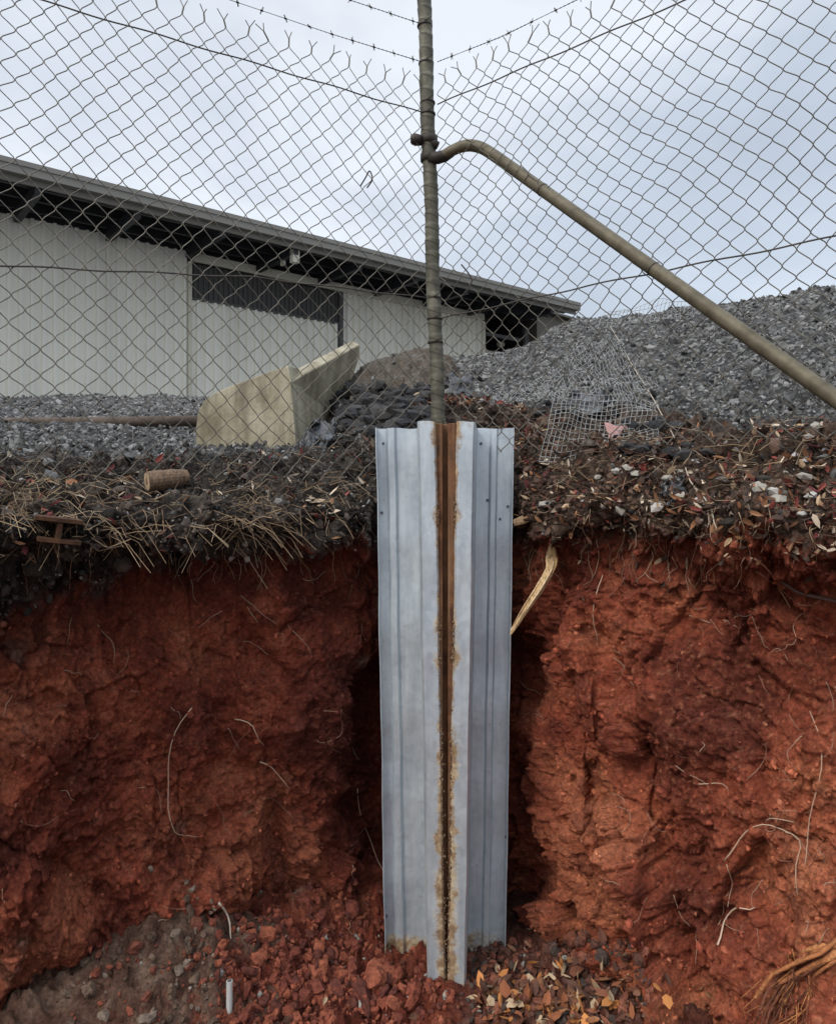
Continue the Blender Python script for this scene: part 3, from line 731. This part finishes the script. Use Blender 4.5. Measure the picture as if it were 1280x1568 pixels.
cloth('black_plastic_sheet',[(478,646,2.76),(524,640,2.80),(500,702,2.60),(450,703,2.60)],(.015,.016,.018))
cloth('cavity_shade_sheet',[(868,604,2.82),(935,600,2.82),(925,636,2.64),(870,632,2.64)],(.012,.012,.014))  # near-black sheet added to stand in for the shade inside a cavity
cloth('black_plastic_sheet.002',[(1012,738,1.95),(1045,730,1.95),(1048,770,1.89),(1018,772,1.89)],(.015,.015,.016),amp=.02)
cloth('black_plastic_sheet.003',[(684,572,2.95),(722,578,2.95),(724,606,2.85),(688,602,2.85)],(.02,.021,.023),amp=.02,seed=4)
cloth('pale_rag',[(1210,700,1.88),(1245,682,1.88),(1262,690,1.84),(1222,718,1.82)],(.5,.5,.52),.7,12,.012,5)
cloth('pink_brick_shard',[(925,648,2.44),(962,655,2.44),(955,680,2.38),(932,672,2.38)],(.36,.2,.18),.9,6,.006,7)

# ---------------------------------------------------------------- concrete headwall
s=NT('weathered_concrete'); n_=s.noise(5,7,.7); n2=s.noise(3,4,.6,vec=s.mapping((4,4,.8))); c_=s.ramp(n_,[(.3,(.15,.13,.085)),(.48,(.30,.27,.19)),(.7,(.42,.39,.30))])
c_=s.mix(s.ramp(n2,[(.45,0.),(.65,.75)]),c_,(.13,.11,.075)); sp2=s.noise(120,3,.6); c_=s.mix(s.ramp(sp2,[(.6,0.),(.68,.5)]),c_,(.12,.10,.08))
CON=s.done(c_,.9,0,s.bump(n_,.01,.7,s.bump(sp2,.003,.6)))
cw=MB()
def prism(front,offv):
    f=[Vector(q) for q in front]; bk=[q+Vector(offv) for q in f]; n=len(f)
    cw.add(f+bk,[tuple(range(n))[::-1],tuple(range(n,2*n))]+[(i,(i+1)%n,n+(i+1)%n,n+i) for i in range(n)])
prism([sv(300,655,3.2),sv(304,628,3.2),sv(314,612,3.19),sv(332,600,3.17),sv(358,589,3.13),sv(385,579,3.1),sv(412,569,3.06),sv(441,559,3.02),sv(446,586,3.0),sv(460,760,3.0),sv(300,740,3.2)],(.03,.11,.004))
prism([sv(445,584,2.995),sv(551,527,3.6),sv(551,547,3.6),sv(520,640,3.55),sv(520,720,3.5),sv(460,760,2.995)],(-.045,.06,.03))
cw.make('concrete_headwall',CON,bevel=.006)
pp_=MB(); pp_.tube([(-3.4,4.5,1.86),(-2.6,4.46,1.855),(-1.9,4.45,1.86),(-1.3,4.42,1.865)],[.032]*4,12); pp_.make('ground_pipe',steel_mat('old_pipe',(.05,.035,.028),(.11,.08,.06),0,.8),smooth=True)

# ---------------------------------------------------------------- shed
shed=empty('industrial_shed'); Ax=Vector((-5.88,10.4,0)); D=Vector((.771,.637,0)).normalized(); Nn=Vector((D.y,-D.x,0))
def sp3(s_,n_,z_): return Ax+D*s_+Nn*n_+Vector((0,0,z_))
def paint(name,c,r=.5,dirt=.28):
    s=NT(name); n=s.noise(1.2,5,.6,vec=s.mapping((2,2,.35))); n2=s.noise(8,4,.6); cc_=s.mix(s.math('MULTIPLY',s.ramp(n,[(.4,0.),(.75,1.)]),dirt),c,tuple(x*.6 for x in c)); cc_=s.mix(s.ramp(n2,[(.6,0.),(.8,.25)]),cc_,tuple(x*.6 for x in c)); return s.done(cc_,r,0)
WHITE=paint('cream_cladding',(.89,.87,.78),.6); ROOFM=paint('roof_sheet',(.2,.2,.19)); GUT=paint('gutter',(.22,.21,.185)); BLK=paint('dark_soffit',(.025,.026,.03)); LOU=paint('grey_louvre',(.10,.098,.095),.6); TRIM=paint('cream_trim',(.68,.65,.54))
def ribbed(name,s0_,s1_,z0,z1,mat,pitch=.15,dep=.055,n0=0):
    s_=s0_; pr=[]
    while s_<s1_-1e-6:
        for f,o in((0,0),(.55,0),(.62,1),(.88,1),(.95,0)):
            if s_+f*pitch<s1_: pr.append((s_+f*pitch,o*dep))
        s_+=pitch
    pr.append((s1_,0)); k_=len(pr)
    V=[tuple(sp3(a,n0+o,z0)) for a,o in pr]+[tuple(sp3(a,n0+o,z1)) for a,o in pr]
    Fq=[(i,i+1,k_+i+1,k_+i) for i in range(k_-1)]
    return fastmesh(name,V,Fq,mat,False,None,shed)
ZT=ZC+3.9
ribbed('wall_cladding',-9,2.72,1.2,ZT,WHITE)
ribbed('wall_cladding_mid',2.78,5.66,1.2,ZC+3.13,WHITE)
ribbed('wall_cladding_end',5.76,9.45,1.2,ZT-.02,WHITE)
ribbed('louvre_panel',2.78,5.66,ZC+3.16,ZC+3.74,LOU,.09,.03,-.03)
def bx(mb,s0_,s1_,n0,n1,z0,z1,col=(1,1,1)):
    vs=[sp3(a,c,e_) for a in(s0_,s1_) for c in(n0,n1) for e_ in(z0,z1)]
    mb.add(vs,[(0,1,3,2),(4,6,7,5),(0,4,5,1),(2,3,7,6),(0,2,6,4),(1,5,7,3)],col)
t=MB(); bx(t,2.79,9.44,.06,.11,ZT-.16,ZT-.02); bx(t,2.72,2.78,.0,.06,1.2,ZT-.16); bx(t,9.45,9.53,-.05,.05,1.2,ZT-.16); t.make('cream_trim',TRIM,shed)
t=MB(); bx(t,5.665,5.75,-.05,.055,1.2,ZC+3.73); bx(t,2.78,5.66,-.02,.058,ZC+3.13,ZC+3.16); t.make('dark_post',LOU,shed)
SE=10.94
t=MB(); bx(t,-9,SE,1.44,1.56,ZT+.02,ZT+.17); bx(t,-9,SE,1.40,1.44,ZT-.05,ZT+.12); bx(t,-9,SE,1.56,1.575,ZT+.12,ZT+.185); t.make('gutter',GUT,shed)
t=MB()
vs=[sp3(-9,1.5,ZT+.175),sp3(SE,1.5,ZT+.175),sp3(SE,-9,ZT+.9),sp3(-9,-9,ZT+.9)]; vs+= [v+Vector((0,0,.03)) for v in vs]
t.add(vs,[(0,1,2,3),(4,7,6,5),(0,4,5,1),(1,5,6,2),(2,6,7,3),(3,7,4,0)]); t.make('roof',ROOFM,shed)
t=MB(); 
for n_ in(.25,.7,1.15): bx(t,-9,SE-.05,n_-.03,n_+.03,ZT+.02,ZT+.16)
bx(t,-9,SE-.1,-.08,.02,ZT+.003,ZT+.25)
s_=-8.6
while s_<SE-.1:
    bx(t,s_,s_+.09,.115,1.395,ZT-.13,ZT+.015); s_+=1.25
t.make('soffit_framing',BLK,shed)
t=MB(); bx(t,3.9,4.02,1.28,1.38,ZT-.25,ZT-.05); bx(t,3.94,3.98,.9,1.0,ZT-.2,ZT); t.make('floodlight',TRIM,shed)
t=MB(); bx(t,9.54,10.85,-3.2,-3.1,1.2,ZT+.5); bx(t,10.8,10.88,-3.09,-.01,1.2,ZT+.25); bx(t,9.54,10.79,-3.09,0,1.2,1.25); t.make('open_bay_interior',BLK,shed)
t=MB(); bx(t,10.76,10.9,.03,.11,1.2,ZT-.14); bx(t,9.54,10.75,-.06,0.0,ZC+3.45,ZC+3.53); bx(t,9.54,10.75,-.9,-.85,ZC+3.1,ZC+3.14); t.make('bay_frame',LOU,shed)
t=MB(); t.tube([sp3(9.7,-.6,ZC+3.18),sp3(10.4,-.6,ZC+3.22)],.07,12); t.tube([sp3(10.4,-.4,ZC+3.42),sp3(10.55,-.4,ZC+3.42)],.06,12); t.make('stored_pipes',TRIM,shed)
t=MB(); bx(t,-9,10.8,-9.1,-9,1.2,ZT+.85); bx(t,-9.1,-9,-9,0,1.2,ZT+.2); bx(t,10.8,10.86,-8.99,-3.21,1.2,ZT+.45); t.make('rear_walls',WHITE,shed)
lt_=MB(); vs=[sp3(10.95,.3,1.5),sp3(13.2,.3,1.5),sp3(13.2,.3,ZC+4.05),sp3(10.95,.3,ZC+4.12)]; vs+=[v-Nn*3 for v in vs]
lt_.add(vs,[(0,1,2,3),(4,7,6,5),(1,5,6,2),(0,3,7,4),(2,6,7,3)]); vs=[sp3(10.95,.45,ZC+4.13),sp3(13.35,.45,ZC+4.06),sp3(13.35,-2.9,ZC+4.25),sp3(10.95,-2.9,ZC+4.33)]; vs+=[v+Vector((0,0,.05)) for v in vs]
lt_.add(vs,[(0,3,2,1),(4,5,6,7),(0,1,5,4),(1,2,6,5),(2,3,7,6),(3,0,4,7)]); lt_.make('lean_to_shed',paint('brown_cladding',(.13,.115,.09)))

# ---------------------------------------------------------------- sky, sun, camera
W=bpy.data.worlds.new('World'); S.world=W; W.use_nodes=True; nt=W.node_tree; nt.nodes.clear(); L=nt.links.new
out=nt.nodes.new('ShaderNodeOutputWorld'); add=nt.nodes.new('ShaderNodeAddShader'); b1=nt.nodes.new('ShaderNodeBackground'); b2=nt.nodes.new('ShaderNodeBackground')
sky=nt.nodes.new('ShaderNodeTexSky'); sky.sky_type='NISHITA'; sky.sun_disc=False
sky.dust_density=4; L(sky.outputs[0],b1.inputs[0]); b1.inputs[1].default_value=.05
tc=nt.nodes.new('ShaderNodeTexCoord'); mp=nt.nodes.new('ShaderNodeMapping'); mp.inputs['Scale'].default_value=(1,1,1.9); mp.inputs['Location'].default_value=(.35,.1,.2); L(tc.outputs['Generated'],mp.inputs[0])
no=nt.nodes.new('ShaderNodeTexNoise'); no.inputs['Scale'].default_value=2.3; no.inputs['Detail'].default_value=5; no.inputs['Roughness'].default_value=.5; no.inputs['Distortion'].default_value=.3; L(mp.outputs[0],no.inputs['Vector'])
dt=nt.nodes.new('ShaderNodeVectorMath'); dt.operation='DOT_PRODUCT'; L(tc.outputs['Generated'],dt.inputs[0]); dt.inputs[1].default_value=Vector((-.10,.86,.47)).normalized()
mr=nt.nodes.new('ShaderNodeMapRange'); L(dt.outputs['Value'],mr.inputs[0]); mr.inputs[1].default_value=.86; mr.inputs[2].default_value=1.; mr.inputs[3].default_value=0; mr.inputs[4].default_value=.14
ad=nt.nodes.new('ShaderNodeMath'); ad.operation='ADD'; L(no.outputs['Fac'],ad.inputs[0]); L(mr.outputs[0],ad.inputs[1])
rp=nt.nodes.new('ShaderNodeValToRGB'); e_=rp.color_ramp.elements; e_[0].position=.33; e_[0].color=(.42,.46,.51,1); e_[1].position=.72; e_[1].color=(.82,.85,.885,1); x=e_.new(.52); x.color=(.55,.595,.655,1); L(ad.outputs[0],rp.inputs[0])
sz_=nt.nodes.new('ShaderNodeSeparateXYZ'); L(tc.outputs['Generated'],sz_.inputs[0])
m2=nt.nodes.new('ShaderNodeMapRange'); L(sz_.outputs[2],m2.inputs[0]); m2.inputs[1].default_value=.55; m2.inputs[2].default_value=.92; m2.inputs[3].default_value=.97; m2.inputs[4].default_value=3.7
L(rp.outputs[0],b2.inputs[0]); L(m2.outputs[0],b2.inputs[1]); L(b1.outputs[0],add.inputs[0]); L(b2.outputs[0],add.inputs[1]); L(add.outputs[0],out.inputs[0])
sl=bpy.data.lights.new('sun','SUN'); sl.energy=1.5; sl.angle=math.radians(14); sl.color=(1,.95,.88); so=link(bpy.data.objects.new('sun',sl))
dirv=Vector((-.75,-.78,.98)).normalized(); so.rotation_euler=dirv.to_track_quat('Z','Y').to_euler(); so.location=(-3,-5,9)
sky.sun_elevation=math.asin(dirv.z); sky.sun_rotation=math.atan2(dirv.x,dirv.y)
cd=bpy.data.cameras.new('camera'); cam=link(bpy.data.objects.new('camera',cd)); cam.location=(0,0,ZC); cam.rotation_euler=(math.radians(90),0,0)
cd.sensor_fit='VERTICAL'; cd.sensor_height=36; cd.lens=26; cd.shift_y=-34/1568; cd.clip_end=1500; cd.clip_start=.02
S.camera=cam
S.view_settings.view_transform='Standard'; S.view_settings.look='None'; S.view_settings.exposure=0
